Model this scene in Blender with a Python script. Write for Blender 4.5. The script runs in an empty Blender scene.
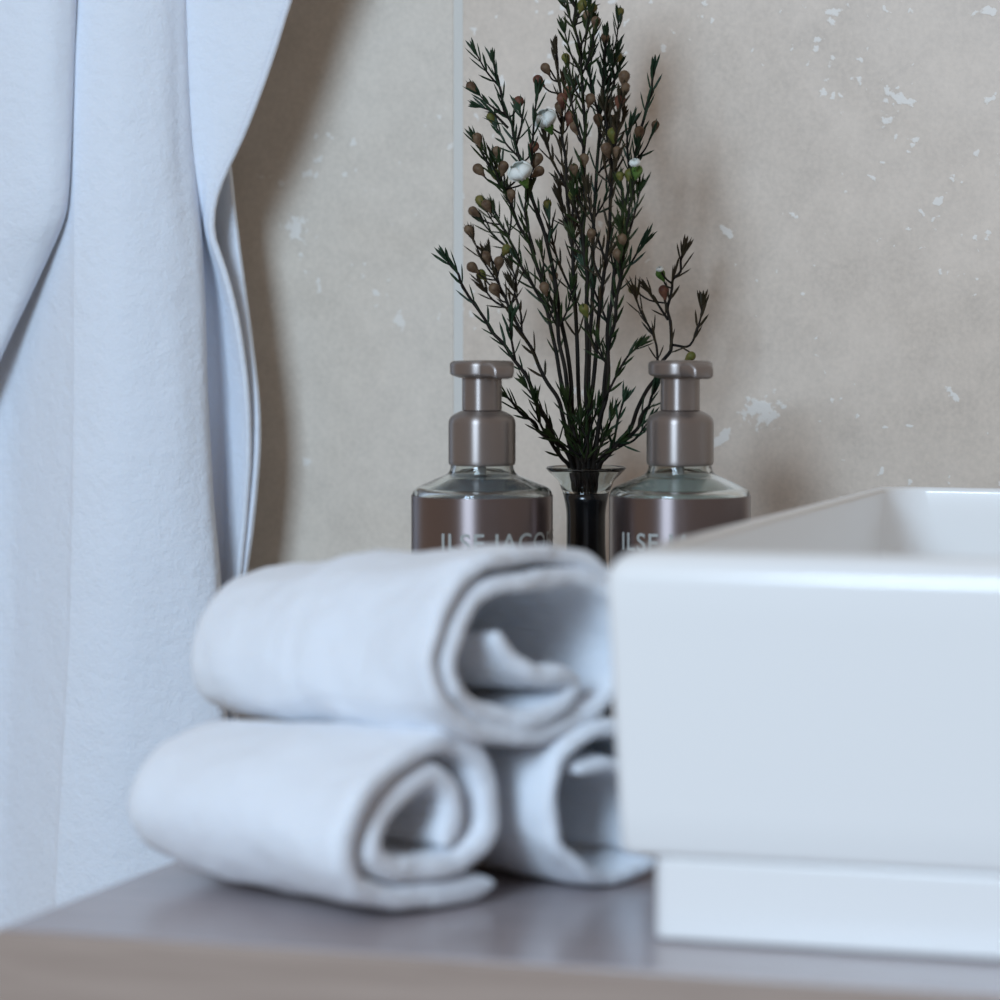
import bpy, bmesh, math, random
from mathutils import Vector, Matrix, noise

random.seed(7)
scene = bpy.context.scene
COL = scene.collection

# ------------------------------------------------------------------ camera
FPX = 3500.0                       # focal length in pixels of the 1000 px frame
CAM = Vector((0.0, 0.0, 0.236))
YAW = math.radians(18.6)
PITCH = math.atan((500 - 282) / FPX)
cam_data = bpy.data.cameras.new('camera')
cam_data.sensor_width = 36.0
cam_data.lens = 36.0 * FPX / 1000.0
cam_data.clip_start = 0.05
cam_data.dof.use_dof = True
cam_data.dof.focus_distance = 1.68
cam_data.dof.aperture_fstop = 6.0
cam_data.dof.aperture_blades = 0
cam = bpy.data.objects.new('camera', cam_data)
COL.objects.link(cam)
cam.location = CAM
cam.rotation_euler = (math.pi / 2 - PITCH, 0, YAW)
scene.camera = cam

# ------------------------------------------------------------------ light
world = bpy.data.worlds.new('world')
scene.world = world
world.use_nodes = True
wbg = world.node_tree.nodes['Background']
wbg.inputs['Color'].default_value = (1.0, 0.79, 0.63, 1)
wbg.inputs['Strength'].default_value = 0.285

def area_light(name, loc, target, sx, sy, power, colour):
    ld = bpy.data.lights.new(name, 'AREA')
    ld.shape = 'RECTANGLE'
    ld.size, ld.size_y = sx, sy
    ld.energy = power
    ld.color = colour
    o = bpy.data.objects.new(name, ld)
    COL.objects.link(o)
    o.location = loc
    o.rotation_euler = (Vector(target) - Vector(loc)).to_track_quat('-Z', 'Y').to_euler()
    return o

# daylight from a window in the wall behind the camera
area_light('window_daylight', (-0.72, -1.15, 1.10), (-0.5, 1.6, 0.15), 0.80, 0.95, 62, (0.60, 0.79, 1.0))

vs = scene.view_settings
scene.display_settings.display_device = 'sRGB'
vs.view_transform = 'Standard'
vs.look = 'None'
vs.exposure = 0.0
vs.gamma = 1.0
vs.use_curve_mapping = False

# ------------------------------------------------------------------ helpers
_cy, _sy = math.cos(YAW), math.sin(YAW)
FWD = Vector((-_sy * math.cos(PITCH), _cy * math.cos(PITCH), -math.sin(PITCH)))
RGT = Vector((_cy, _sy, 0))
UPV = RGT.cross(FWD)

def nvec(v):
    """repeatable vector noise"""
    return Vector((noise.noise(v), noise.noise(v + Vector((31.7, 5.3, 11.9))), noise.noise(v + Vector((-17.1, 43.9, 7.7)))))

def ray(x, y):
    return FWD + RGT * ((x - 500) / FPX) - UPV * ((y - 500) / FPX)

def on_y(x, y, Y):
    d = ray(x, y)
    return CAM + d * (Y / d.y)

def at_depth(x, y, z):
    return CAM + ray(x, y) * z

def mesh_obj(name, verts, faces, mat, parent=None, smooth=True):
    me = bpy.data.meshes.new(name)
    me.from_pydata([tuple(v) for v in verts], [], faces)
    me.validate()
    if smooth:
        me.polygons.foreach_set('use_smooth', [True] * len(me.polygons))
    me.materials.append(mat)
    o = bpy.data.objects.new(name, me)
    COL.objects.link(o)
    if parent:
        o.parent = parent
    return o

def bm_obj(name, bm, mat, parent=None, smooth=True):
    bmesh.ops.recalc_face_normals(bm, faces=bm.faces)
    me = bpy.data.meshes.new(name)
    bm.to_mesh(me)
    bm.free()
    if smooth:
        me.polygons.foreach_set('use_smooth', [True] * len(me.polygons))
    me.materials.append(mat)
    o = bpy.data.objects.new(name, me)
    COL.objects.link(o)
    if parent:
        o.parent = parent
    return o

def empty(name, loc):
    o = bpy.data.objects.new(name, None)
    o.empty_display_size = 0.02
    COL.objects.link(o)
    o.location = loc
    return o

def tag(o, label, cat, group=None, kind=None):
    o['label'] = label
    o['category'] = cat
    if group:
        o['group'] = group
    if kind:
        o['kind'] = kind
    return o

def box_bm(x0, x1, y0, y1, z0, z1, bevel=0.0, seg=2):
    bm = bmesh.new()
    bmesh.ops.create_cube(bm, size=1)
    for v in bm.verts:
        v.co = Vector(((x0 + x1) / 2 + v.co.x * (x1 - x0), (y0 + y1) / 2 + v.co.y * (y1 - y0),
                       (z0 + z1) / 2 + v.co.z * (z1 - z0)))
    if bevel:
        bmesh.ops.bevel(bm, geom=bm.edges[:], offset=bevel, segments=seg, profile=0.5, affect='EDGES')
    return bm

def lathe(name, prof, mat, parent=None, n=48, centre=(0, 0, 0)):
    """prof: list of (radius, z); radius 0 closes on the axis."""
    verts, faces, rows = [], [], []
    for r, z in prof:
        if r < 1e-7:
            rows.append([len(verts)])
            verts.append((centre[0], centre[1], centre[2] + z))
        else:
            row = []
            for k in range(n):
                a = 2 * math.pi * k / n
                row.append(len(verts))
                verts.append((centre[0] + r * math.cos(a), centre[1] + r * math.sin(a), centre[2] + z))
            rows.append(row)
    for a, b in zip(rows[:-1], rows[1:]):
        for k in range(n):
            k2 = (k + 1) % n
            if len(a) == 1 and len(b) == 1:
                continue
            if len(a) == 1:
                faces.append((a[0], b[k2], b[k]))
            elif len(b) == 1:
                faces.append((a[k], a[k2], b[0]))
            else:
                faces.append((a[k], a[k2], b[k2], b[k]))
    bm = bmesh.new()
    me = bpy.data.meshes.new('tmp')
    me.from_pydata(verts, [], faces)
    bm.from_mesh(me)
    bpy.data.meshes.remove(me)
    return bm_obj(name, bm, mat, parent)

def fillet(pts, r, n=5):
    """round the corners of a profile polyline; r one radius or a list"""
    out = [pts[0]]
    for i in range(1, len(pts) - 1):
        rr = r[i] if isinstance(r, (list, tuple)) else r
        p, a, b = Vector(pts[i]), Vector(pts[i - 1]), Vector(pts[i + 1])
        if rr <= 0:
            out.append(tuple(p))
            continue
        da, db = (a - p), (b - p)
        q = min(rr, da.length * .49, db.length * .49)
        s, e = p + da.normalized() * q, p + db.normalized() * q
        for k in range(n + 1):
            t = k / n
            out.append(tuple(s * (1 - t) ** 2 + p * (2 * t * (1 - t)) + e * t * t))
    out.append(pts[-1])
    return out

def catmull(pts, per):
    """Catmull-Rom through a list of Vectors"""
    P = [pts[0] * 2 - pts[1]] + list(pts) + [pts[-1] * 2 - pts[-2]]
    out = []
    for i in range(1, len(P) - 2):
        p0, p1, p2, p3 = P[i - 1], P[i], P[i + 1], P[i + 2]
        for k in range(per):
            t = k / per
            out.append(0.5 * ((2 * p1) + (p2 - p0) * t + (2 * p0 - 5 * p1 + 4 * p2 - p3) * t * t
                              + (3 * p1 - p0 - 3 * p2 + p3) * t ** 3))
    out.append(pts[-1].copy())
    return out

def interp(tab, y):
    """smooth interpolation in a table of (y, a, b, ...)"""
    if y <= tab[0][0]:
        return list(tab[0][1:])
    for i in range(len(tab) - 1):
        if y <= tab[i + 1][0]:
            a, b = tab[i], tab[i + 1]
            pa = tab[i - 1] if i > 0 else a
            pb = tab[i + 2] if i + 2 < len(tab) else b
            h = b[0] - a[0]
            t = (y - a[0]) / h
            res = []
            for k in range(1, len(a)):
                m0 = (b[k] - pa[k]) / max(1e-6, b[0] - pa[0])
                m1 = (pb[k] - a[k]) / max(1e-6, pb[0] - a[0])
                res.append((2 * t ** 3 - 3 * t * t + 1) * a[k] + (t ** 3 - 2 * t * t + t) * h * m0
                           + (-2 * t ** 3 + 3 * t * t) * b[k] + (t ** 3 - t * t) * h * m1)
            return res
    return list(tab[-1][1:])

def tube(verts, faces, path, radii, n=5):
    """append a tapered tube with closed ends to verts / faces"""
    base = len(verts)
    up = Vector((0.3, -0.9, 0.2)).normalized()
    m = len(path)
    for i, p in enumerate(path):
        d = (path[min(i + 1, m - 1)] - path[max(i - 1, 0)])
        if d.length < 1e-9:
            d = Vector((0, 0, 1))
        d.normalize()
        a = d.cross(up)
        if a.length < 1e-4:
            a = d.cross(Vector((1, 0, 0)))
        a.normalize()
        b = d.cross(a)
        r = radii[i] if isinstance(radii, (list, tuple)) else radii
        for k in range(n):
            t = 2 * math.pi * k / n
            verts.append(p + (a * math.cos(t) + b * math.sin(t)) * r)
    for i in range(m - 1):
        for k in range(n):
            k2 = (k + 1) % n
            faces.append((base + i * n + k, base + i * n + k2, base + (i + 1) * n + k2, base + (i + 1) * n + k))
    faces.append(tuple(base + k for k in reversed(range(n))))
    faces.append(tuple(base + (m - 1) * n + k for k in range(n)))

# ------------------------------------------------------------------ materials
def new_mat(name, colour, rough=0.5, metal=0.0, **kw):
    m = bpy.data.materials.new(name)
    m.use_nodes = True
    b = m.node_tree.nodes['Principled BSDF']
    b.inputs['Base Color'].default_value = (*colour, 1)
    b.inputs['Roughness'].default_value = rough
    b.inputs['Metallic'].default_value = metal
    for k, v in kw.items():
        b.inputs[k.replace('_', ' ')].default_value = v
    return m

class NT:
    def __init__(self, mat):
        self.t = mat.node_tree
        self.b = self.t.nodes['Principled BSDF']
    def n(self, typ, **kw):
        o = self.t.nodes.new(typ)
        for k, v in kw.items():
            if k in o.inputs.keys():
                o.inputs[k].default_value = v
            else:
                setattr(o, k, v)
        return o
    def l(self, a, b):
        self.t.links.new(a, b)
    def coord(self, kind='Object'):
        return self.n('ShaderNodeTexCoord').outputs[kind]
    def noise(self, vec, scale, detail=4, rough=.5, dist=0.0):
        o = self.n('ShaderNodeTexNoise')
        o.inputs['Scale'].default_value = scale
        o.inputs['Detail'].default_value = detail
        o.inputs['Roughness'].default_value = rough
        o.inputs['Distortion'].default_value = dist
        self.l(vec, o.inputs['Vector'])
        return o.outputs['Fac']
    def ramp(self, fac, stops):
        o = self.n('ShaderNodeValToRGB')
        e = o.color_ramp.elements
        while len(e) < len(stops):
            e.new(.5)
        for el, (p, c) in zip(e, stops):
            el.position = p
            el.color = (*c, 1) if len(c) == 3 else c
        self.l(fac, o.inputs['Fac'])
        return o.outputs['Color']
    def mix(self, fac, a, b, mode='MIX'):
        o = self.n('ShaderNodeMix', data_type='RGBA', blend_type=mode)
        for sock, val in ((o.inputs[0], fac), (o.inputs[6], a), (o.inputs[7], b)):
            if hasattr(val, 'is_linked'):
                self.l(val, sock)
            elif isinstance(val, (int, float)):
                sock.default_value = val
            else:
                sock.default_value = (*val, 1)
        return o.outputs[2]
    def math(self, op, a, b=None, c=None):
        o = self.n('ShaderNodeMath', operation=op)
        for i, v in enumerate((a, b, c)):
            if v is None:
                continue
            if hasattr(v, 'is_linked'):
                self.l(v, o.inputs[i])
            else:
                o.inputs[i].default_value = v
        return o.outputs[0]
    def map(self, vec, loc=(0, 0, 0), rot=(0, 0, 0), scale=(1, 1, 1)):
        o = self.n('ShaderNodeMapping')
        o.inputs['Location'].default_value = loc
        o.inputs['Rotation'].default_value = rot
        o.inputs['Scale'].default_value = scale
        self.l(vec, o.inputs['Vector'])
        return o.outputs['Vector']
    def bump(self, height, strength, dist):
        o = self.n('ShaderNodeBump')
        o.inputs['Strength'].default_value = strength
        o.inputs['Distance'].default_value = dist
        self.l(height, o.inputs['Height'])
        self.l(o.outputs['Normal'], self.b.inputs['Normal'])

WALL_Y = 1.703
PLANT_Y = 1.68          # the plane the sprig distances are measured from

def stone_material(name, tint, cloud, marks, pits=.40):
    """travertine: beige ground, soft cloudy veins, filled pits and a few large pale filler patches"""
    m = new_mat(name, tint, .42)
    t = NT(m)
    g = t.n('ShaderNodeNewGeometry').outputs['Position']
    v1 = t.noise(t.map(g, scale=(1, 1, 1.1)), 9, 5, .62, .5)
    v2 = t.noise(t.map(g, loc=(3, 0, 5)), 45, 6, .68, .4)
    v3 = t.noise(g, 420, 3, .6)
    a = tuple(c * (1 - cloud) * k for c, k in zip(tint, (1.03, .985, .92)))
    b = tuple(min(1, c * (1 + cloud * .8)) for c in tint)
    c1 = t.ramp(v1, [(.33, a), (.66, b)])
    c1 = t.mix(.55, c1, t.ramp(v2, [(.3, tuple(x * .84 for x in tint)), (.7, tuple(x * 1.13 for x in tint))]))
    c1 = t.mix(t.ramp(v3, [(.35, (.0, .0, .0)), (.7, (.30, .30, .30))]), c1, tuple(min(1, x * 1.35) for x in tint))
    # filled pits: small pale specks, present only in some regions
    vo = t.n('ShaderNodeTexVoronoi', feature='F1')
    vo.inputs['Scale'].default_value = 150
    vo.inputs['Randomness'].default_value = 1
    warp = t.n('ShaderNodeTexNoise')
    warp.inputs['Scale'].default_value = 160
    warp.inputs['Detail'].default_value = 3
    t.l(g, warp.inputs['Vector'])
    add = t.n('ShaderNodeVectorMath', operation='MULTIPLY_ADD')
    t.l(warp.outputs['Color'], add.inputs[0])
    add.inputs[1].default_value = (.012, .012, .012)
    t.l(g, add.inputs[2])
    wv = add.outputs[0]
    t.l(wv, vo.inputs['Vector'])
    size = t.math('MULTIPLY', t.math('MAXIMUM', t.math('SUBTRACT', t.noise(t.map(g, loc=(1.7, 2, .4)), 11, 3, .6), pits), 0.0), 1.25)
    spread = t.n('ShaderNodeSeparateColor')
    t.l(vo.outputs['Color'], spread.inputs[0])
    size = t.math('MULTIPLY', size, t.math('POWER', spread.outputs[0], 2.0))
    speck = t.math('SMOOTH_MIN', t.math('MULTIPLY', t.math('MAXIMUM', t.math('SUBTRACT', size, t.math('MULTIPLY', vo.outputs['Distance'], .55)), 0.0), 22.0), 1.0, .1)
    mask = speck
    # the large filler patches of this tile
    for (x, z, rx, rz, rot) in marks:
        p = t.map(wv, loc=(0, 0, 0))
        sub = t.n('ShaderNodeVectorMath', operation='SUBTRACT')
        t.l(p, sub.inputs[0])
        sub.inputs[1].default_value = (x + .006, WALL_Y + .006, z + .006)
        q = t.map(sub.outputs[0], rot=(0, rot, 0))
        sc = t.n('ShaderNodeVectorMath', operation='MULTIPLY')
        t.l(q, sc.inputs[0])
        sc.inputs[1].default_value = (1 / rx, 0, 1 / rz)
        ln = t.n('ShaderNodeVectorMath', operation='LENGTH')
        t.l(sc.outputs[0], ln.inputs[0])
        rough_edge = t.math('ADD', ln.outputs['Value'], t.math('MULTIPLY', t.math('SUBTRACT', t.noise(g, 230, 3, .6), .5), 3.2))
        blob = t.math('MULTIPLY', t.math('MAXIMUM', t.math('SUBTRACT', 1.0, rough_edge), 0.0), 3.0)
        mask = t.math('MINIMUM', t.math('ADD', mask, blob), 1.0)
    fc = t.mix(t.math('MULTIPLY', mask, .78), c1, (.80, .76, .70))
    t.l(fc, t.b.inputs['Base Color'])
    t.bump(t.math('ADD', t.math('MULTIPLY', v3, .3), t.math('MULTIPLY', mask, .6)), .25, .0006)
    return m

def terry_material(name, colour, scale=900, strength=.6, dist=.0012):
    m = new_mat(name, colour, .95)
    t = NT(m)
    t.b.inputs['Sheen Weight'].default_value = .25
    t.b.inputs['Sheen Roughness'].default_value = .6
    t.b.inputs['Subsurface Weight'].default_value = .25
    t.b.inputs['Subsurface Radius'].default_value = (.8, .9, 1.0)
    t.b.inputs['Subsurface Scale'].default_value = .006
    g = t.coord()
    a = t.noise(g, scale, 3, .7)
    b = t.noise(g, scale * .22, 3, .6)
    c = t.noise(g, scale * .06, 3, .6)
    h = t.math('ADD', t.math('MULTIPLY', a, .5), t.math('ADD', t.math('MULTIPLY', b, .9), t.math('MULTIPLY', c, 1.2)))
    t.bump(h, strength, dist)
    return m

def wood_material(name, dark, light, rough):
    m = new_mat(name, dark, rough)
    t = NT(m)
    g = t.n('ShaderNodeNewGeometry').outputs['Position']
    v = t.noise(t.map(g, scale=(2.2, 38, 38)), 3.5, 6, .6, .6)
    f = t.noise(t.map(g, scale=(6, 160, 160)), 4, 3, .6)
    c = t.mix(t.ramp(v, [(.3, (0, 0, 0)), (.7, (1, 1, 1))]), dark, light)
    c = t.mix(t.math('MULTIPLY', f, .25), c, tuple(x * .7 for x in dark))
    t.l(c, t.b.inputs['Base Color'])
    t.bump(v, .08, .0006)
    return m

M = {}
_wp = lambda x, y: on_y(x, y, WALL_Y)
def _marks(lst):
    res = []
    for (x, y, rx, ry, rot) in lst:
        p = _wp(x, y)
        res.append((p.x, p.z, rx / 2500, ry / 2500, math.radians(rot)))
    return res
M['stone_b'] = stone_material('travertine_warm', (.60, .505, .415), .24, _marks([
    (762, 412, 26, 20, 10), (900, 98, 22, 6, -15), (887, 121, 9, 8, 0), (915, 138, 9, 5, 0), (955, 395, 16, 6, -50),
    (728, 232, 10, 6, -45), (985, 12, 14, 8, 0), (720, 438, 22, 6, 30), (835, 10, 14, 6, 25), (990, 100, 9, 8, 0)]))
M['stone_a'] = stone_material('travertine_pale', (.64, .57, .485), .09, _marks([
    (295, 228, 16, 14, 0), (308, 462, 9, 7, 0), (400, 322, 9, 7, 40)]), .49)
M['stone_plain'] = stone_material('travertine_plain', (.61, .535, .45), .1, [])
M['grout'] = new_mat('pale_grout', (.68, .66, .61), .85)
t = NT(M['grout'])
t.bump(t.noise(t.coord(), 600, 3), .3, .0005)
M['floor'] = stone_material('floor_stone', (.22, .19, .16), .12, [])
M['terry'] = terry_material('white_terry', (.83, .89, .99), 800, .65, .0016)
M['terry_soft'] = terry_material('white_soft_terry', (.825, .86, .915), 650, .6, .0016)
M['ceramic'] = new_mat('white_ceramic', (.86, .86, .85), .17)
M['wood_top'] = wood_material('dark_wood_top', (.37, .325, .335), (.44, .39, .40), .22)
M['wood_front'] = wood_material('taupe_wood_front', (.33, .25, .205), (.43, .335, .28), .5)
M['wood_cabinet'] = wood_material('taupe_wood_cabinet', (.17, .13, .105), (.22, .175, .14), .5)
M['chrome'] = new_mat('chrome', (.75, .76, .78), .12, 1.0)
def turned(m):
    t = NT(m)
    tg = t.n('ShaderNodeTangent', direction_type='RADIAL', axis='Z')
    t.l(tg.outputs[0], t.b.inputs['Tangent'])
    t.b.inputs['Anisotropic'].default_value = .85
    t.b.inputs['Anisotropic Rotation'].default_value = .25
    return t
M['pump'] = new_mat('taupe_brushed_metal', (.30, .26, .24), .38, .75)
t = turned(M['pump'])
t.bump(t.noise(t.map(t.coord(), scale=(1, 1, 30)), 60, 3), .04, .0004)
M['label'] = new_mat('brown_metallic_sleeve', (.25, .205, .20), .35, .92)
turned(M['label'])
M['lettering'] = new_mat('pale_lettering', (.36, .37, .35), .5)
M['glass'] = new_mat('clear_glass', (.90, .94, .93), .03, Transmission_Weight=1.0, IOR=1.45)
M['liquid_grey'] = new_mat('grey_liquid', (.16, .185, .21), .15)
M['liquid_green'] = new_mat('pale_green_liquid', (.36, .42, .39), .15)
M['tube'] = new_mat('dip_tube', (.7, .7, .68), .4)
M['vase'] = new_mat('black_glass', (.005, .006, .007), .2)
M['vase_lip'] = new_mat('smoky_clear_glass', (.80, .85, .84), .03, Transmission_Weight=1.0, IOR=1.45)

def plant_mat(name, c1, c2, rough=.5, scale=120):
    m = new_mat(name, c1, rough, Specular_IOR_Level=.18)
    t = NT(m)
    t.l(t.mix(t.ramp(t.noise(t.n('ShaderNodeNewGeometry').outputs['Position'], scale, 2), [(.38, (0, 0, 0)), (.62, (1, 1, 1))]), c1, c2),
        t.b.inputs['Base Color'])
    return m
M['stem'] = plant_mat('woody_stem', (.006, .005, .004), (.016, .012, .009), .7)
M['needle'] = plant_mat('green_needle', (.008, .020, .005), (.026, .038, .011), .5)
M['needle_blue'] = plant_mat('bluish_green_needle', (.007, .022, .010), (.021, .044, .022), .5)
M['needle_brown'] = plant_mat('olive_brown_needle', (.022, .018, .008), (.038, .026, .013), .6)
M['bud_brown'] = plant_mat('brown_bud', (.085, .050, .030), (.15, .10, .06), .55, 300)
M['bud_red'] = plant_mat('russet_bud', (.095, .035, .024), (.16, .07, .042), .55, 300)
M['bud_olive'] = plant_mat('olive_bud', (.085, .095, .02), (.15, .12, .035), .5, 300)
M['bud_green'] = plant_mat('green_bud', (.05, .12, .02), (.12, .20, .05), .5, 300)
M['petal'] = plant_mat('white_petal', (.62, .66, .62), (.72, .74, .70), .6, 300)

# ------------------------------------------------------------------ setting: wall, floor
FLOOR_Z = -0.86
X0, X1, ZTOP = -2.2, 1.5, 2.2
wall = bm_obj('wall_back', box_bm(X0, X1, WALL_Y + .0004, WALL_Y + .12, FLOOR_Z - .05, ZTOP), M['grout'], smooth=False)
wall['kind'] = 'structure'
wall['label'] = 'beige travertine tiled wall with pale grout joints behind the basin'
floor = bm_obj('floor', box_bm(X0, X1, -2.2, WALL_Y + .0004, FLOOR_Z - .05, FLOOR_Z), M['floor'], smooth=False)
floor['kind'] = 'structure'
floor['label'] = 'stone bathroom floor below the vanity'
JX = on_y(458, 200, WALL_Y).x
TW, TH, G = .62, .62, .0050
zs = [FLOOR_Z + .17 + TH * k for k in range(-1, 6)]
for i in range(-3, 4):
    for z in zs:
        a, b = JX + i * TW + G / 2, JX + (i + 1) * TW - G / 2
        a, b = max(a, X0), min(b, X1)
        c, d = max(z + G / 2, FLOOR_Z + .002), min(z + TH - G / 2, ZTOP)
        if b - a < .03 or d - c < .03:
            continue
        view = c < .3 < d
        mat = M['stone_b'] if (i == 0 and view) else M['stone_a'] if (i == -1 and view) else M['stone_plain']
        bm_obj('tile', box_bm(a, b, WALL_Y, WALL_Y + .010, c, d, .0006, 2), mat, wall, smooth=False)

# ------------------------------------------------------------------ vanity
CX0, CX1, CY0 = -.579, .95, 1.14
counter = empty('vanity_counter', ((CX0 + CX1) / 2, (CY0 + WALL_Y) / 2, -.045))
tag(counter, 'dark taupe wooden counter top that carries the basin and the rolled towels', 'counter')
def local(o, parent):
    o.parent = parent
    o.matrix_parent_inverse = Matrix.Translation(parent.location).inverted()
    return o
local(bm_obj('top_board', box_bm(CX0, CX1, CY0 + .004, WALL_Y - .001, -.045, 0, .0015, 2), M['wood_top'], smooth=False), counter)
local(bm_obj('front_edging', box_bm(CX0, CX1, CY0, CY0 + .004, -.045, -.0006, .0008, 2), M['wood_front'], smooth=False), counter)

cab = empty('vanity_cabinet', ((CX0 + CX1) / 2, 1.42, FLOOR_Z))
tag(cab, 'taupe wooden vanity cabinet with two drawer fronts under the counter', 'cabinet')
local(bm_obj('body', box_bm(CX0 + .02, CX1 - .02, CY0 + .04, WALL_Y - .001, FLOOR_Z, -.0452, .001, 1), M['wood_cabinet'], smooth=False), cab)
mid = (CX0 + CX1) / 2
for a, b in ((CX0 + .024, mid - .002), (mid + .002, CX1 - .024)):
    d = local(bm_obj('drawer', box_bm(a, b, CY0 + .02, CY0 + .04, FLOOR_Z + .10, -.055, .0015, 2), M['wood_front'], smooth=False), cab)
    h = bm_obj('handle', box_bm((a + b) / 2 - .1, (a + b) / 2 + .1, CY0 + .004, CY0 + .02, -.135, -.123, .003, 2), M['chrome'])
    h.parent = d

# ------------------------------------------------------------------ basin
def rrect(x0, x1, y0, y1, r, z, n=8):
    pts = []
    r = max(.0005, min(r, (x1 - x0) / 2 - .001, (y1 - y0) / 2 - .001))
    for cx, cy, a0 in ((x1 - r, y1 - r, 0), (x0 + r, y1 - r, 90), (x0 + r, y0 + r, 180), (x1 - r, y0 + r, 270)):
        for k in range(n + 1):
            a = math.radians(a0 + 90 * k / n)
            pts.append(Vector((cx + r * math.cos(a), cy + r * math.sin(a), z)))
    return pts

def loft(name, rings, mat, parent=None, cap0=True, cap1=True):
    verts, faces = [], []
    n = len(rings[0])
    for rg in rings:
        verts += rg
    for i in range(len(rings) - 1):
        for k in range(n):
            k2 = (k + 1) % n
            faces.append((i * n + k, i * n + k2, (i + 1) * n + k2, (i + 1) * n + k))
    if cap0:
        faces.append(tuple(reversed(range(n))))
    if cap1:
        faces.append(tuple((len(rings) - 1) * n + k for k in range(n)))
    return mesh_obj(name, verts, faces, mat, parent)

BX0, BX1, BY0, BY1, BZ = -.3618, .17, 1.190, 1.622, .1405
bas = empty('wash_basin', ((BX0 + BX1) / 2, (BY0 + BY1) / 2, 0))
tag(bas, 'white rectangular ceramic countertop basin with stepped foot beside the rolled towels', 'basin')
prof = []       # (inset, corner radius, z) from the underside outwards, over the rim and down inside
ZB = .0305
prof += [(.030, .006, ZB), (.0075, .010, ZB), (.0052, .006, ZB + .0008), (.0042, .006, ZB + .003)]
for k in range(1, 8):
    z = ZB + .003 + (BZ - .0105 - ZB - .003) * k / 7
    prof.append((.0042 * (1 - k / 7), .006, z))
R1 = .0105
for k in range(1, 9):
    a = math.pi / 2 * k / 8
    prof.append((R1 * (1 - math.cos(a)), .006 + .005 * k / 8, BZ - R1 + R1 * math.sin(a)))
R2 = .0025
for k in range(1, 6):
    a = math.pi / 2 * k / 5
    prof.append((R1 + .001 + R2 * math.sin(a), .018, BZ - R2 + R2 * math.cos(a)))
inn = R1 + .001 + R2
for k in range(1, 6):
    prof.append((inn + .001 * k / 5, .02 + .012 * k / 5, BZ - R2 - (.070) * k / 5))
inn += .001
for k in range(1, 8):
    a = math.pi / 2 * k / 7
    prof.append((inn + .028 * (1 - math.cos(a)), .032 + .02 * k / 7, BZ - R2 - .070 - .022 * math.sin(a)))
prof.append((inn + .09, .05, BZ - R2 - .0925))
prof.append((inn + .16, .02, BZ - R2 - .0935))
rings = [rrect(BX0 + i, BX1 - i, BY0 + i, BY1 - i, r, z) for i, r, z in prof]
local(loft('bowl', rings, M['ceramic']), bas)
FI = .0165
fr = [(.004, .004, 0.0005), (.0006, .006, .0008), (0, .007, .002), (0, .007, .003), (0, .007, .015), (0, .007, .0286), (0, .007, .0296), (.0004, .007, .0302), (.0040, .007, ZB + .0002)]
local(loft('foot', [rrect(BX0 + FI + i, BX1 - FI - i, BY0 + .0062 + i, BY1 - FI - i, r, z) for i, r, z in fr], M['ceramic']), bas)
dcx, dcy = (BX0 + BX1) / 2, (BY0 + BY1) / 2
local(lathe('drain', [(0, .0035), (.014, .0035), (.017, .0025), (.021, .003), (.024, .0015), (.0245, -.002), (0, -.002)], M['chrome'],
            centre=(dcx, dcy, BZ - R2 - .0935)), bas)

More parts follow.
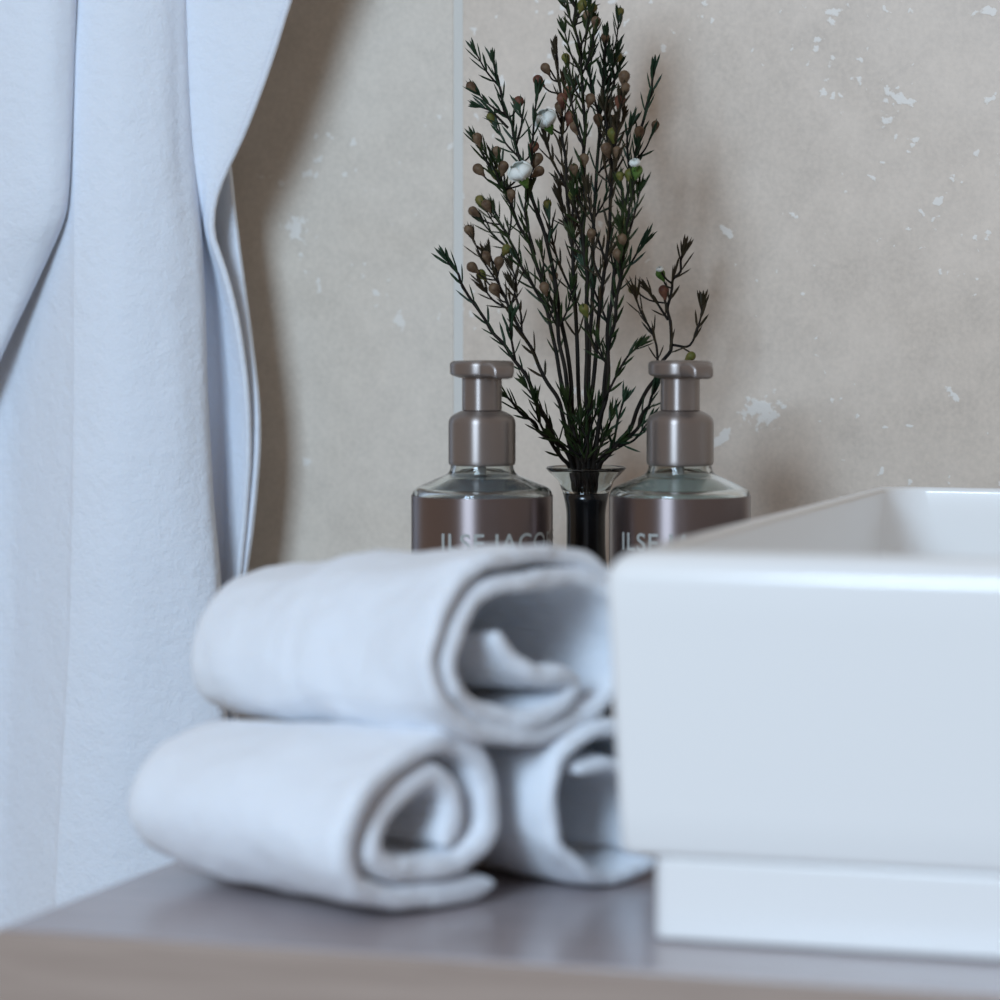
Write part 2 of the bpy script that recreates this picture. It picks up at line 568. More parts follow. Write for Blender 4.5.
# ------------------------------------------------------------------ rolled towels
def towel_roll(name, label, p_left, p_right, ctrl, unit, thick, taper, seed, mat, crumple=1.0, bands=False):
    """ctrl: spiral centre line in the end face, (u, w) in units; u points to the back, w up"""
    ax = (p_right - p_left)
    L = ax.length
    ax.normalize()
    u = Vector((0, 0, 1)).cross(ax).normalized()
    w = ax.cross(u)
    cl = catmull([Vector((a * unit, b * unit)) for a, b in ctrl], 7)
    # even spacing
    dist = [0]
    for a, b in zip(cl[:-1], cl[1:]):
        dist.append(dist[-1] + (b - a).length)
    N = int(dist[-1] / .0022)
    pts, j = [], 0
    for k in range(N + 1):
        s = dist[-1] * k / N
        while j < len(dist) - 2 and dist[j + 1] < s:
            j += 1
        f = (s - dist[j]) / max(1e-9, dist[j + 1] - dist[j])
        pts.append(cl[j].lerp(cl[j + 1], f))
    nrm = []
    for k in range(N + 1):
        d = (pts[min(N, k + 1)] - pts[max(0, k - 1)]).normalized()
        nrm.append(Vector((-d.y, d.x)))
    ts = [0, .008, .02, .04] + [.04 + .92 * k / 26 for k in range(1, 26)] + [.96, .98, .992, 1]
    verts, faces = [], []
    for t in ts:
        e = min(t, 1 - t) * L
        th = thick * (.45 + .55 * min(1, (e / (thick * .5))) ** .5)
        sc = taper + (1 - taper) * (t ** .8)
        row = []
        for side in (1, -1):
            rng = range(N + 1) if side == 1 else range(N, -1, -1)
            for k in rng:
                ke = min(k, N - k) * .0022
                thk = th * (.35 + .65 * min(1, ke / (thick * .6)) ** .5)
                q = pts[k] * sc + nrm[k] * (side * thk * .5)
                p = p_left + ax * (t * L) + u * q.x + w * q.y
                # layers do not end flush
                p += ax * ((t - .5) * 2 * .004 * noise.noise(Vector((k * .016, seed * 3.1, t * .5))))
                n1 = nvec(p * 24 + Vector((seed * 7, 0, 0))) * (.0030 * crumple)
                n2 = nvec(p * 75 + Vector((0, seed * 5, 0))) * (.0011 * crumple)
                n3 = nvec(p * 260) * .0004
                # the loose end opens and waves a little
                k_in = k / N
                n4 = nvec(Vector((k * .05, seed, t * 3))) * (.0022 * crumple * k_in * max(0, t - .6) / .4)
                p = p + n1 + n2 + n3 + n4
                if bands and .42 < t < .78:
                    rib = math.sin((t - .42) / .36 * math.pi * 12) * .00035
                    p += (u * q.x + w * q.y).normalized() * rib
                row.append(p)
        verts += row
    n = 2 * (N + 1)
    for i in range(len(ts) - 1):
        for k in range(n):
            k2 = (k + 1) % n
            faces.append((i * n + k, i * n + k2, (i + 1) * n + k2, (i + 1) * n + k))
    for i, flip in ((0, False), (len(ts) - 1, True)):
        for k in range(N):
            f = (i * n + k, i * n + k + 1, i * n + (n - 2 - k), i * n + (n - 1 - k))
            faces.append(tuple(reversed(f)) if not flip else f)
    bm = bmesh.new()
    me = bpy.data.meshes.new('tmp')
    me.from_pydata([tuple(v) for v in verts], [], faces)
    bm.from_mesh(me)
    bpy.data.meshes.remove(me)
    # keep the roll on or above the counter
    zmin = min(v.co.z for v in bm.verts)
    for v in bm.verts:
        if v.co.z < .0012 and p_left.z < .06:
            v.co.z = .0012 + (v.co.z - .0012) * .06
    o = bm_obj(name, bm, mat)
    md = o.modifiers.new('soft', 'SUBSURF')
    md.levels = md.render_levels = 1
    tag(o, label, 'towel', 'rolled hand towels stacked on the counter')
    return o

AX = Vector((math.cos(math.radians(-26)), math.sin(math.radians(-26)), 0))
FS = .70                                # foreshortening of the end faces, for reading them off the photograph
def face_ctrl(pix, cx, cy, pxm, fs=FS):
    return [((x - cx) / pxm / fs, -(y - cy) / pxm) for x, y in pix]

# lower front roll
A1 = at_depth(430, 828, 1.305)
A0 = A1 - AX * .133
cA = face_ctrl([(498, 899), (450, 903), (400, 897), (366, 872), (350, 828), (368, 785), (410, 756), (455, 748), (486, 768), (494, 812), (485, 850),
                (455, 873), (418, 873), (388, 855), (380, 830), (402, 800), (437, 782), (460, 798), (463, 828), (450, 850)], 430, 828, 2680)
towel_roll('rolled_towel', 'white rolled hand towel lying in front at the bottom of the stack', A0, A1, cA, 1.0, .0105, .80, 1.3, M['terry_soft'])
# lower rear roll, half hidden by the basin
C1 = at_depth(612, 808, 1.362)
C0 = C1 - AX * .150
cC = face_ctrl([(668, 868), (630, 879), (590, 872), (560, 842), (549, 802), (553, 765), (576, 738), (615, 727), (652, 738), (672, 775), (673, 825),
                (650, 852), (655, 815), (650, 780), (628, 764), (600, 762), (574, 768)], 612, 808, 2570, .78)
towel_roll('rolled_towel', 'white rolled hand towel at the bottom of the stack, half hidden by the basin corner', C0, C1, cC, 1.0, .0070, .85, 4.7, M['terry_soft'], 1.3)
# upper roll
B1 = at_depth(540, 642, 1.335)
B0 = B1 - AX * .153 + Vector((0, 0, -.010))
zB = [(960, 230), (760, 110), (520, 65), (230, 160), (40, 430), (20, 720), (170, 910), (500, 955), (850, 915), (1050, 700), (1050, 440), (900, 265), (590, 205),
      (310, 270), (135, 480), (95, 690), (210, 850), (480, 880), (760, 810), (700, 720), (560, 690), (420, 610), (345, 460)]
cB = face_ctrl([(430 + a / 5, 540 + b / 5) for a, b in zB], 540, 645, 2640, .74)
towel_roll('rolled_towel', 'white rolled hand towel resting on top of the other two', B0, B1, cB, 1.0, .0080, .74, 8.2, M['terry_soft'], 1.2, True)

# ------------------------------------------------------------------ hanging bath towel on its rail
RAILZ = on_y(100, -330, WALL_Y - .07).z
def sheet(cols, ylist, per=6):
    """cols: list of tables (y, x, distance from wall); returns grid of points"""
    grid = []
    for y in ylist:
        row = []
        for tab in cols:
            x, d = interp(tab, y)
            f = max(0.0, min(1.0, (-120 - y) / 210))        # the layers close up where they pass over the rail
            d = d * (1 - f) + (.079 + (d - .06) * .12) * f
            row.append(on_y(x, y, WALL_Y - d - .004))
        grid.append(catmull(row, per))
    return grid

ys = [-330 + 15 * k for k in range(0, 101)]          # down to y = 1170
K = lambda x, d: [(-330, x, d), (1200, x, d)]
edge_c = [(-330, 176, .066), (0, 182, .067), (130, 186, .067), (200, 192, .067), (235, 196, .067), (300, 200, .067), (400, 203, .068), (500, 209, .069), (580, 216, .07), (720, 222, .072), (1200, 226, .074)]
off = lambda tab, dx, dd: [(y, x + dx, max(.008, d + dd)) for y, x, d in tab]
S1 = [K(-150, .05), K(-60, .045), [(-330, -5, .05), (300, 0, .048), (600, 5, .05), (1200, -15, .05)],
      [(-330, 40, .06), (300, 32, .058), (600, 30, .062), (1200, 12, .065)],
      [(-330, 74, .07), (0, 73, .078), (300, 71, .080), (600, 68, .084), (900, 54, .086), (1200, 42, .086)],
      [(-330, 84, .07), (0, 82, .082), (300, 80, .085), (600, 77, .089), (900, 64, .091), (1200, 54, .091)],
      [(-330, 118, .075), (0, 118, .086), (300, 118, .089), (600, 118, .092), (1200, 110, .094)],
      [(-330, 155, .072), (0, 156, .079), (300, 165, .081), (600, 172, .084), (1200, 176, .086)],
      off(edge_c, -9, .005), edge_c, off(edge_c, 2, -.006), off(edge_c, -4, -.014), off(edge_c, -30, -.030)]
hemR = [(-330, 395, .074), (-200, 360, .074), (-100, 326, .070), (0, 289, .068), (60, 270, .067), (130, 244, .066), (175, 223, .065), (205, 213, .064),
        (235, 212, .063), (265, 222, .061), (300, 232, .058), (340, 240, .055), (400, 247, .051), (460, 248, .048), (530, 243, .046), (600, 237, .045), (1200, 228, .045)]
S3 = [K(120, .03), [(-330, 176, .062), (0, 172, .060), (180, 178, .058), (235, 182, .050), (300, 186, .044), (600, 195, .040), (1200, 200, .04)],
      [(-330, 260, .070), (0, 215, .065), (130, 205, .063), (180, 203, .061), (210, 203, .058), (235, 205, .052), (265, 210, .045), (300, 215, .041), (400, 222, .037), (600, 222, .036), (1200, 215, .036)],
      [(-330, 330, .072), (0, 255, .067), (130, 224, .066), (180, 211, .064), (210, 207, .062), (235, 208, .058), (265, 217, .052), (300, 225, .048), (400, 233, .043), (600, 230, .040), (1200, 221, .040)], hemR]
backR = [(-330, 240, .046), (0, 224, .044), (130, 227, .043), (180, 232, .042), (240, 239, .042), (330, 251, .043), (400, 259, .044), (450, 260, .044), (530, 253, .043), (590, 245, .042), (700, 238, .041), (1200, 230, .041)]
S4 = [K(110, .012), [(y, x - 55, .020) for y, x, d in backR], [(y, x - 22, d - .007) for y, x, d in backR], [(y, x - 6, d - .001) for y, x, d in backR], backR]
hemL = [(-330, 84, .080), (0, 74, .084), (60, 72, .084), (130, 70, .084), (190, 67, .084), (215, 64, .083), (240, 54, .079), (290, 31, .072), (340, 7, .068), (400, -20, .066), (500, -60, .066), (700, -100, .066), (1200, -120, .066)]
S2 = [K(-190, .075), [(-330, -100, .085), (400, -110, .08), (1200, -165, .075)], [(-330, -20, .086), (0, -20, .092), (200, -20, .088), (300, -45, .080), (500, -100, .076), (1200, -150, .073)],
      [(-330, 40, .088), (0, 40, .096), (130, 38, .095), (215, 35, .092), (290, 8, .080), (400, -42, .072), (700, -112, .070), (1200, -132, .070)],
      [(y, x - 7, d + .006) for y, x, d in hemL], hemL]
towel = empty('bath_towel', (-.77, WALL_Y - .06, -.12))
tag(towel, 'white bath towel hanging in folds on the wall beside the counter', 'towel')
def add_sheet(name, cols, per=6, thick=.0032, ruffle=.0012, seed=0):
    grid = sheet(cols, ys, per)
    nx = len(grid[0])
    verts, faces = [], []
    for row in grid:
        for p in row:
            nz = nvec(Vector((p.x * 22, p.y * 22, p.z * 7 + seed))) * ruffle + nvec(p * 75) * ruffle * .35
            verts.append(p + Vector((nz.x * .5, nz.y, 0)))
    for i in range(len(grid) - 1):
        for k in range(nx - 1):
            faces.append((i * nx + k, i * nx + k + 1, (i + 1) * nx + k + 1, (i + 1) * nx + k))
    o = local(mesh_obj(name, verts, faces, M['terry']), towel)
    s = o.modifiers.new('cloth', 'SOLIDIFY')
    s.thickness = thick
    s.offset = 0
    s.use_even_offset = False
    sb = o.modifiers.new('soft', 'SUBSURF')
    sb.levels = sb.render_levels = 1
    return [verts[i * nx + nx - 1] for i in range(len(grid))]
add_sheet('middle_fold', S1, 6, seed=1)
e3 = add_sheet('side_flap', S3, 6, ruffle=.0006, seed=2)
add_sheet('rear_fold', S4, 6, ruffle=.0005, seed=3)
e2 = add_sheet('front_flap', S2, 6, ruffle=.0006, seed=4)
for edge in (e3,):
    v, f = [], []
    tube(v, f, [Vector(p) for p in edge], .0019, 8)
    local(mesh_obj('hem', v, f, M['terry']), towel)

rail = empty('towel_rail', (-.72, WALL_Y, RAILZ))
tag(rail, 'round chrome towel rail that the white bath towel hangs from', 'towel rail')
def rod(name, a, b, r, n=20):
    v, f = [], []
    tube(v, f, [Vector(a), Vector(b)], r, n)
    return mesh_obj(name, v, f, M['chrome'])
rx0, rx1 = -1.02, -.54
local(rod('bar', (rx0, WALL_Y - .07, RAILZ - .004), (rx1, WALL_Y - .07, RAILZ - .004), .008), rail)
for x in (rx0 + .012, rx1 - .012):
    br = local(rod('bracket', (x, WALL_Y, RAILZ - .004), (x, WALL_Y - .07, RAILZ - .004), .006), rail)

# ------------------------------------------------------------------ soap dispensers
def soap_bottle(label, px, yaw_text, yaw_nozzle, liquid):
    c = at_depth(px, 480, FPX * .065 / 140)
    base = Vector((c.x, c.y, 0))
    b = empty('soap_dispenser', base)
    tag(b, label, 'soap dispenser', 'pump bottles of soap at the wall')
    R = .0325
    zsh = .1400                                   # shoulder edge
    outer = fillet([(0, .0008), (.031, .0008), (R, .003), (R, zsh), (.0155, .1474), (.0145, .1505), (.0145, .156)],
                   [0, .001, .002, .0028, .003, .001, 0], 5)
    inner = fillet([(.0125, .156), (.0125, .1495), (.0138, .1452), (R - .0022, zsh - .0018), (R - .0022, .006), (.028, .004), (0, .004)],
                   [0, .001, .003, .0026, .002, .001, 0], 5)
    g = lathe('glass_body', outer + inner, M['glass'], b, 64)
    lq = fillet([(0, .0048), (.0275, .0048), (R - .0030, .007), (R - .0030, zsh - .0035), (.0165, .1440), (.0, .1440)], [0, .001, .002, .0026, .001, 0], 5)
    lathe('liquid', lq, liquid, b, 64)
    lathe('sleeve', [(R + .0001, .008), (R + .0004, .008), (R + .0004, .0084), (R + .0004, .02), (R + .0004, zsh - .004), (R + .0004, zsh - .003), (R + .0004, zsh - .0026), (R + .0001, zsh - .0026)], M['label'], b, 96)
    # pump
    lathe('collar', fillet([(.0128, .1512), (.0152, .1512), (.0156, .1528), (.0156, .1736), (.0095, .1765), (0, .1765)],
                           [0, .0008, .001, .0032, .001, 0], 5), M['pump'], b, 48)
    lathe('pump_stem', [(0, .1767), (.0092, .1767), (.0092, .1771), (.0092, .1780), (.0092, .1915), (.0092, .1926), (.0092, .1930), (0, .1930)], M['pump'], b, 40)
    hd = lathe('pump_head', fillet([(0, .1916), (.0105, .1916), (.0148, .1932), (.0150, .1983), (.0138, .1995), (0, .1998)],
                                   [0, .001, .001, .001, .002, 0], 4), M['pump'], b, 48)
    # spout: a tapered bar on the head
    a = yaw_nozzle
    d = Vector((math.cos(a), math.sin(a), 0))
    s = Vector((-d.y, d.x, 0))
    rings = []
    for t, hw, z0, z1 in ((0, .0085, .1925, .1992), (.012, .0080, .1925, .1992), (.0185, .0064, .1926, .1988), (.0212, .0052, .1916, .1976), (.0222, .0040, .1924, .1966)):
        ring = []
        for k in range(12):
            q = 2 * math.pi * (k + .5) / 12
            cx_, cz_ = math.cos(q), math.sin(q)
            cx_ = math.copysign(abs(cx_) ** .5, cx_)
            cz_ = math.copysign(abs(cz_) ** .5, cz_)
            ring.append(d * t + s * (hw * cx_) + Vector((0, 0, (z0 + z1) / 2 + (z1 - z0) / 2 * cz_)))
        rings.append(ring)
    loft('spout', rings, M['pump'], b)
    lathe('dip_tube', [(0, .01), (.002, .01), (.002, .15), (0, .15)], M['tube'], b, 10)
    # lettering wrapped on the sleeve
    cu = bpy.data.curves.new('tmp_text', 'FONT')
    cu.body = 'ILSE JACOBSEN'
    cu.size = .0112
    cu.space_character = 1.12
    cu.space_word = .9
    cu.offset = .0002
    to = bpy.data.objects.new('tmp_text', cu)
    COL.objects.link(to)
    dg = bpy.context.evaluated_depsgraph_get()
    me = bpy.data.meshes.new_from_object(to.evaluated_get(dg))
    bpy.data.objects.remove(to)
    bm = bmesh.new()
    bm.from_mesh(me)
    bpy.data.meshes.remove(me)
    bmesh.ops.triangulate(bm, faces=bm.faces[:])
    for _ in range(2):
        bmesh.ops.subdivide_edges(bm, edges=[e for e in bm.edges if e.calc_length() > .0015], cuts=1)
        bmesh.ops.triangulate(bm, faces=bm.faces[:])
    rr = R + .0006
    for v in bm.verts:
        an = yaw_text + v.co.x / R
        v.co = Vector((rr * math.cos(an), rr * math.sin(an), .1135 + v.co.y))
    bm_obj('lettering', bm, M['lettering'], b)['label'] = 'pale capital letters printed on the brown sleeve'
    return b

def cam_angle(px):
    c = at_depth(px, 480, FPX * .065 / 140)
    return math.atan2(CAM.y - c.y, CAM.x - c.x)
soap_bottle('brown sleeved glass soap dispenser with dark grey shoulder, beside the towel rolls', 482,
            cam_angle(482) - math.radians(35), cam_angle(482) + math.radians(28), M['liquid_grey'])
soap_bottle('brown sleeved glass soap dispenser with pale green shoulder, behind the basin corner', 680,
            cam_angle(680) - math.radians(54), cam_angle(680) + math.radians(30), M['liquid_green'])

# ------------------------------------------------------------------ bud vase
VY = 1.612
vp = on_y(586, 480, VY)
VX = vp.x
zrim = on_y(586, 468, VY).z
vase = empty('bud_vase', (VX, VY, 0))
tag(vase, 'slim black glass bud vase with flared lip between the two soap dispensers', 'vase')
vprof = fillet([(0, .0008), (.019, .0008), (.022, .006), (.0215, .050), (.0115, .088), (.0094, .105), (.0094, zrim - .020), (.0112, zrim - .012)],
               [0, .002, .004, .02, .02, .01, .01, 0], 6)
vin = [(.0098, zrim - .012), (.0080, zrim - .02), (.0080, .105), (.0100, .088), (.0185, .05), (.0185, .008), (0, .006)]
lathe('vase_body', vprof + vin, M['vase'], vase, 48)
lathe('flared_lip', [(.0113, zrim - .0118), (.0135, zrim - .0062), (.0182, zrim - .0015), (.0195, zrim), (.0189, zrim + .0006), (.0174, zrim - .0008),
                     (.0122, zrim - .0062), (.0100, zrim - .0118), (.0113, zrim - .0118)], M['vase_lip'], vase, 48)

# ------------------------------------------------------------------ waxflower sprigs
def needle(verts, faces, p, d, length, width, bend):
    side = d.cross(Vector((random.uniform(-1, 1), random.uniform(-1, 1), random.uniform(-1, 1))))
    side.normalize()
    nor = d.cross(side)
    base = len(verts)
    for t, wf in ((0, .35), (.35, 1), (.75, .85)):
        q = p + d * (length * t) + bend * (length * t * t)
        verts += [q + side * width * wf * .5, q + nor * width * wf * .32, q - side * width * wf * .5, q - nor * width * wf * .32]
    verts.append(p + d * length + bend * length)
    for i in range(2):
        for k in range(4):
            k2 = (k + 1) % 4
            faces.append((base + i * 4 + k, base + i * 4 + k2, base + i * 4 + 4 + k2, base + i * 4 + 4 + k))
    for k in range(4):
        faces.append((base + 8 + k, base + 8 + (k + 1) % 4, base + 12))

def perp(d):
    a = d.cross(Vector((0, 1, 0)))
    if a.length < .05:
        a = d.cross(Vector((1, 0, 0)))
    a.normalize()
    return a, d.cross(a).normalized()

def leafy(verts, faces, path, start, step, ln, wd, spread, tip=True):
    """pairs of needles up a twig, alternately turned a quarter"""
    dist = [0]
    for a, b in zip(path[:-1], path[1:]):
        dist.append(dist[-1] + (b - a).length)
    tot = dist[-1]
    s, j, turn = tot * start, 0, random.uniform(0, 1.0)
    while s < tot - .001:
        while j < len(dist) - 2 and dist[j + 1] < s:
            j += 1
        f = (s - dist[j]) / max(1e-9, dist[j + 1] - dist[j])
        p = path[j].lerp(path[j + 1], f)
        d = (path[j + 1] - path[j]).normalized()
        a, b = perp(d)
        frac = s / tot
        for sg in (1, -1):
            r = (a * math.cos(turn) + b * math.sin(turn)) * sg
            sp = spread * random.uniform(.75, 1.2) * (1 - .35 * frac)
            dd = (d * math.cos(sp) + r * math.sin(sp)).normalized()
            if random.random() < .93:
                needle(verts, faces, p, dd, ln * random.uniform(.75, 1.15), wd, (d - r * .4) * .10)
        turn += math.pi / 2 + random.uniform(-.3, .3)
        s += step * random.uniform(.8, 1.25) * (1 - .5 * frac)
    if tip:
        d = (path[-1] - path[-2]).normalized()
        a, b = perp(d)
        for k in range(7):
            an = k * 2.4
            sp = random.uniform(.08, .34)
            r = a * math.cos(an) + b * math.sin(an)
            needle(verts, faces, path[-1] - d * random.uniform(0, .003), (d * math.cos(sp) + r * math.sin(sp)).normalized(), ln * random.uniform(.6, 1.0), wd * 1.1, r * .02)

_bud_mesh = {}
def bud(parent, p, d, kind, size):
    """turbinate bud: a cup on a short stalk closed by a dome"""
    if kind not in _bud_mesh:
        pr = [(0, -1.05), (.16, -1.0), (.22, -.75), (.48, -.35), (.62, 0), (.66, .25), (.60, .5), (.42, .72), (.2, .84), (0, .88)]
        o = lathe('bud', pr, M[kind], None, 12)
        _bud_mesh[kind] = o.data
        bpy.data.objects.remove(o)
    o = bpy.data.objects.new('bud', _bud_mesh[kind])
    COL.objects.link(o)
    o.location = p
    o.rotation_euler = d.to_track_quat('Z', 'Y').to_euler()
    o.scale = (size,) * 3
    o.parent = parent
    return o

def flower(parent, p, d, size):
    """half-open waxflower: green cup and five overlapping rounded white petals"""
    cup = bud(parent, p - d * size * .55, d, 'bud_green', size * .75)
    cup.name = 'calyx'
    a, b = perp(d)
    for k in range(5):
        an = 2 * math.pi * k / 5
        r = a * math.cos(an) + b * math.sin(an)
        s = d.cross(r)
        v, f = [], []
        n, m = 6, 5
        for i in range(n + 1):
            t = i / n
            hw = size * .72 * math.sin(math.pi * (.12 + .80 * t)) ** .7
            rad = size * (.30 + .75 * math.sin(t * 2.75))
            hgt = size * (-.45 + 1.35 * t)
            for jx in range(m + 1):
                q = jx / m * 2 - 1
                v.append(p + d * (hgt - abs(q) ** 2 * size * .06) + r * (rad - q * q * hw * .35) + s * (hw * q))
        for i in range(n):
            for jx in range(m):
                c = i * (m + 1) + jx
                f.append((c, c + 1, c + m + 2, c + m + 1))
        o = mesh_obj('petal', v, f, M['petal'], parent)
        md = o.modifiers.new('thick', 'SOLIDIFY')
        md.thickness = .0003

ROOT = Vector((VX, VY, .012))
PW = 1 / 2060.0                                   # metres for one photograph pixel at the plant
def sprig(label, path_px, needles='needle', twigs=(), buds=(), flowers=(), start=.45, step=.0092, ln=.0106, r0=.0012, auto=0):
    """path_px: (x, y, distance in front of PLANT_Y) from the vase mouth up; twigs: own short paths; buds: (x, y, kind[, from])"""
    o = empty('waxflower_sprig', ROOT)
    tag(o, label, 'flower sprig', 'waxflower sprigs in the black vase')
    P = [on_y(x, y, PLANT_Y - d) - ROOT for x, y, d in path_px]
    # down through the vase neck to its foot
    mouth = P[0]
    a = random.uniform(0, 6.28)
    low = [Vector((.008 * math.cos(a), .008 * math.sin(a), .0)), Vector((.003 * math.cos(a), .003 * math.sin(a), .09)),
           Vector((max(-.0055, min(.0055, mouth.x * .6)), max(-.0055, min(.0055, mouth.y * .6)), zrim - .012 - .014))]
    # growth kinks
    sd = random.uniform(0, 50)
    P = catmull(P, 3)
    P = [p + nvec(Vector((k * .9, sd, 0))) * (.0022 if 0 < k < len(P) - 2 else 0) for k, p in enumerate(P)]
    path = catmull(low + P, 4)
    up = catmull(P, 4)
    sv, sf, nv, nf = [], [], [], []
    n = len(path)
    tube(sv, sf, path, [r0 * (1 - .55 * k / n) for k in range(n)], 6)
    leafy(nv, nf, up, start, step, ln, .0014, .62)
    tw = [list(t) for t in twigs]
    tot = len(up)
    for q in range(auto):                        # extra side twigs
        k = int(tot * random.uniform(.28, .85))
        p0 = up[k]
        d = (up[min(tot - 1, k + 1)] - up[k - 1]).normalized()
        e1, e2 = perp(d)
        an = random.uniform(0, 6.28)
        r = e1 * math.cos(an) + e2 * math.sin(an) * .7
        L = random.uniform(.012, .026)
        dd = (d * .85 + r * .52).normalized()
        tp = [p0, p0 + dd * L * .5, p0 + (dd * .8 + d * .3).normalized() * L]
        tp = catmull(tp, 4)
        tube(sv, sf, tp, [.0006 - .0003 * i / len(tp) for i in range(len(tp))], 5)
        leafy(nv, nf, tp, .15, .0068, ln * .9, .00125, .6)
        if random.random() < .45:
            de = (tp[-1] - tp[-2]).normalized()
            bud(o, tp[-1] + de * .004, (de + Vector((random.uniform(-.3, .3), 0, .2))).normalized(), random.choice(['bud_brown', 'bud_brown', 'bud_olive']), random.uniform(.0030, .0039))
    for t in tw:
        tp = catmull([on_y(x, y, PLANT_Y - d) - ROOT for x, y, d in t], 5)
        tube(sv, sf, tp, [.0007 - .0003 * i / len(tp) for i in range(len(tp))], 5)
        leafy(nv, nf, tp, .12, .0068, ln * .95, .0013, .6)
    def nearest(p):
        c = [q for q in up if q.z < p.z - .006] or up[:1]
        return min(c, key=lambda q: (q - p).length)
    for bx, by, kind in buds:
        d0 = interp([(-y, d) for x, y, d in path_px], -by)[0]
        p = on_y(bx, by, PLANT_Y - d0 - random.uniform(-.004, .006)) - ROOT
        q = nearest(p)
        if (p - q).length > .03:
            q = p + (q - p).normalized() * .03
        mid_ = q.lerp(p, .55) + Vector((0, 0, -.002))
        tp = catmull([q, mid_, p], 4)
        tube(sv, sf, tp, .00045, 5)
        bud(o, p, (p - mid_).normalized(), kind, random.uniform(.0034, .0043))
    for fx, fy, size in flowers:
        d0 = interp([(-y, d) for x, y, d in path_px], -fy)[0]
        p = on_y(fx, fy, PLANT_Y - d0 - .010) - ROOT
        q = nearest(p)
        tp = catmull([q, q.lerp(p, .5) + Vector((0, 0, -.001)), p], 4)
        tube(sv, sf, tp, .0005, 5)
        flower(o, p, Vector((-.25, -.45, .8)).normalized() if size > .004 else Vector((0, -.3, .9)).normalized(), size)
    mesh_obj('stem', sv, sf, M['stem'], o)
    ne = mesh_obj('needle_foliage', nv, nf, M[needles], o, smooth=False)
    ne['kind'] = 'stuff'
    return o

D = .068        # usual distance of the plant from the wall
sprig('lowest sprig on the left, arching out past the pump head toward the grout joint',
      [(572, 466, .070), (545, 420, .075), (515, 360, .082), (485, 320, .086), (462, 283, .088), (446, 258, .090)], 'needle_blue',
      twigs=[[(515, 360, .082), (510, 330, .085), (512, 318, .086)]], start=.3)
sprig('short leafless looking sprig bending low behind the left dispenser pump',
      [(570, 468, .068), (548, 440, .075), (525, 415, .082), (506, 396, .088)], 'needle',
      twigs=[[(548, 440, .075), (538, 418, .078), (536, 402, .080)], [(560, 455, .07), (548, 420, .072), (525, 385, .074)]], start=.15)
sprig('left sprig with a cluster of brown buds above the left dispenser',
      [(574, 464, .066), (557, 400, .062), (532, 350, .058), (510, 310, .056), (497, 275, .054), (490, 255, .052)], 'needle_brown',
      buds=[(473, 268, 'bud_brown'), (486, 258, 'bud_brown'), (499, 263, 'bud_brown'), (482, 275, 'bud_olive'), (506, 250, 'bud_olive'), (495, 290, 'bud_brown')],
      twigs=[[(510, 310, .056), (493, 300, .055), (482, 285, .055)], [(510, 310, .056), (516, 285, .056), (512, 268, .056)]], start=.4, auto=2)
sprig('left sprig with a pair of drooping round brown buds near the grout joint',
      [(577, 464, .064), (562, 380, .060), (545, 310, .056), (522, 265, .052), (505, 232, .050), (494, 210, .048)], 'needle',
      buds=[(474, 212, 'bud_brown'), (487, 206, 'bud_brown')],
      twigs=[[(515, 252, .051), (498, 240, .050), (482, 222, .049)]], start=.4, auto=4)
sprig('left sprig carrying the lower white flower',
      [(578, 462, .072), (565, 370, .076), (548, 290, .080), (520, 225, .084), (497, 180, .086), (476, 142, .088)], 'needle',
      buds=[(479, 170, 'bud_brown'), (496, 175, 'bud_olive'), (511, 195, 'bud_brown'), (503, 168, 'bud_brown'), (538, 172, 'bud_brown')],
      flowers=[(521, 174, .0060)], twigs=[[(508, 200, .085), (497, 172, .085), (494, 160, .085)], [(535, 255, .082), (525, 215, .083), (528, 190, .083)]], start=.45, auto=6)
sprig('tall sparse sprig on the left ending in an upright green tip',
      [(580, 462, .070), (568, 350, .070), (548, 250, .070), (525, 175, .070), (510, 125, .070), (500, 90, .070), (493, 60, .070)], 'needle_blue',
      buds=[(518, 103, 'bud_red'), (533, 148, 'bud_red'), (537, 160, 'bud_brown')],
      twigs=[[(508, 128, .070), (492, 112, .071), (481, 107, .072)], [(516, 145, .07), (522, 122, .072), (519, 110, .072)],
             [(530, 190, .07), (534, 120, .074), (538, 92, .075)]], start=.45, auto=4)
sprig('inner sprig carrying the upper white flower beside russet buds',
      [(582, 461, .066), (578, 350, .060), (572, 250, .056), (566, 160, .054), (560, 100, .052), (556, 52, .050)], 'needle_brown',
      buds=[(539, 81, 'bud_red'), (546, 69, 'bud_brown'), (562, 100, 'bud_red'), (568, 92, 'bud_red'), (570, 118, 'bud_red'), (560, 108, 'bud_brown')],
      flowers=[(546, 121, .0058)], twigs=[[(568, 190, .055), (552, 160, .056), (546, 140, .056)], [(575, 300, .058), (556, 255, .060), (548, 215, .062)]], start=.3, auto=9)
sprig('tallest sprig with olive buds at its top',
      [(585, 460, .072), (586, 350, .074), (585, 240, .076), (584, 130, .078), (580, 60, .080), (574, 10, .080), (570, -8, .080)], 'needle',
      buds=[(582, 6, 'bud_olive'), (592, 9, 'bud_olive'), (575, 128, 'bud_brown'), (590, 100, 'bud_brown'), (584, 160, 'bud_brown')],
      twigs=[[(586, 70, .080), (592, 40, .079), (594, 24, .079)], [(584, 150, .078), (573, 110, .08), (569, 85, .08)]], start=.3, auto=12)
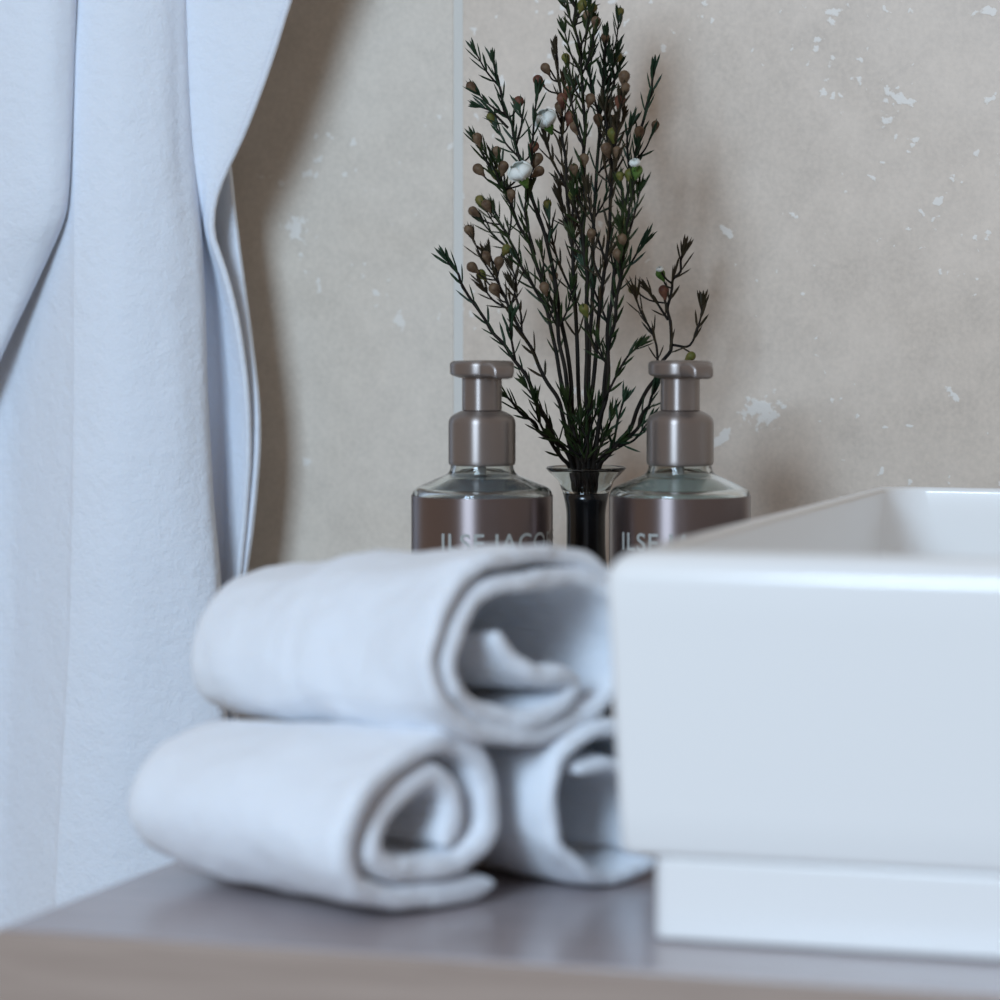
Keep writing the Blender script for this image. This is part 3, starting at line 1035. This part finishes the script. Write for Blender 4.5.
sprig('dense upright green sprig just right of the tallest one',
      [(587, 460, .060), (590, 340, .054), (594, 230, .048), (600, 130, .044), (604, 75, .042), (606, 38, .040)], 'needle_blue',
      buds=[(617, 58, 'bud_olive'), (598, 120, 'bud_brown'), (608, 105, 'bud_brown'), (612, 122, 'bud_brown')],
      twigs=[[(600, 120, .044), (590, 80, .045), (592, 55, .045)], [(602, 110, .044), (614, 85, .044), (612, 62, .044)]], start=.35, auto=12)
sprig('brown stemmed inner sprig with pinkish brown buds on the right side',
      [(589, 461, .076), (597, 350, .082), (606, 250, .088), (613, 170, .092), (617, 125, .094), (620, 100, .096)], 'needle_brown',
      buds=[(624, 78, 'bud_brown'), (620, 102, 'bud_red'), (607, 150, 'bud_brown'), (613, 135, 'bud_olive')],
      twigs=[[(605, 260, .087), (592, 220, .088), (588, 190, .088)], [(613, 170, .092), (606, 130, .092), (610, 108, .092)]], start=.3, auto=9)
sprig('tall thin sprig on the right with a bare stem and upright green tip',
      [(592, 462, .066), (606, 380, .062), (612, 300, .060), (622, 220, .056), (637, 150, .052), (648, 105, .050), (654, 70, .048)], 'needle_blue',
      twigs=[[(630, 180, .054), (627, 140, .054), (632, 122, .054)], [(612, 300, .06), (630, 265, .058), (645, 240, .057)],
             [(610, 330, .06), (594, 290, .06), (584, 265, .06)]], start=.5, auto=4)
sprig('right sprig ending in one green half open bud at mid height',
      [(594, 463, .080), (604, 400, .088), (614, 320, .094), (624, 250, .098), (630, 205, .100), (634, 180, .100)], 'needle',
      buds=[(637, 172, 'bud_green'), (630, 176, 'bud_olive'), (622, 240, 'bud_brown'), (618, 255, 'bud_brown')],
      flowers=[(635, 164, .0026)], twigs=[[(624, 250, .098), (634, 215, .098), (640, 190, .098)], [(604, 400, .088), (625, 360, .09), (640, 345, .09)]], start=.4, auto=6)
sprig('low right sprig forking behind the right pump with a green bud',
      [(600, 465, .060), (628, 425, .052), (655, 375, .046), (672, 345, .042), (668, 310, .040), (676, 280, .038), (683, 252, .036)], 'needle_brown',
      buds=[(661, 275, 'bud_green'), (664, 292, 'bud_red'), (634, 290, 'bud_olive'), (690, 357, 'bud_olive')],
      flowers=[(660, 270, .0018)],
      twigs=[[(673, 345, .042), (690, 345, .040), (700, 320, .038), (702, 304, .037)], [(658, 370, .046), (655, 340, .044), (640, 310, .043), (635, 292, .042)],
             [(668, 320, .040), (655, 300, .040), (648, 290, .040)]], start=.55)
sprig('short bushy dark green sprig left of the right pump',
      [(598, 466, .078), (618, 446, .084), (636, 425, .090), (648, 405, .094), (655, 388, .096)], 'needle_blue',
      twigs=[[(618, 446, .084), (634, 440, .088), (648, 422, .092)], [(612, 452, .082), (618, 420, .084), (624, 400, .085)]], start=.2)
sprig('short dark sprig crowding the mouth of the vase',
      [(584, 466, .076), (576, 440, .082), (570, 415, .086), (566, 398, .088)], 'needle',
      twigs=[[(582, 455, .08), (590, 430, .082), (598, 405, .084)], [(578, 446, .08), (586, 420, .084), (590, 400, .086)], [(586, 456, .08), (606, 432, .082), (612, 415, .083)],
             [(580, 456, .08), (566, 446, .084), (552, 436, .088)], [(588, 460, .08), (600, 446, .084), (606, 436, .088)],
             [(582, 462, .075), (580, 440, .074), (582, 415, .074)], [(588, 462, .07), (592, 440, .068), (590, 412, .066)], [(578, 462, .07), (570, 440, .068), (572, 420, .066)],
             [(592, 462, .075), (602, 440, .074), (600, 418, .074)], [(585, 464, .085), (588, 444, .09), (580, 424, .092)], [(594, 464, .08), (608, 450, .084), (622, 440, .086)]], start=.1, step=.0036)
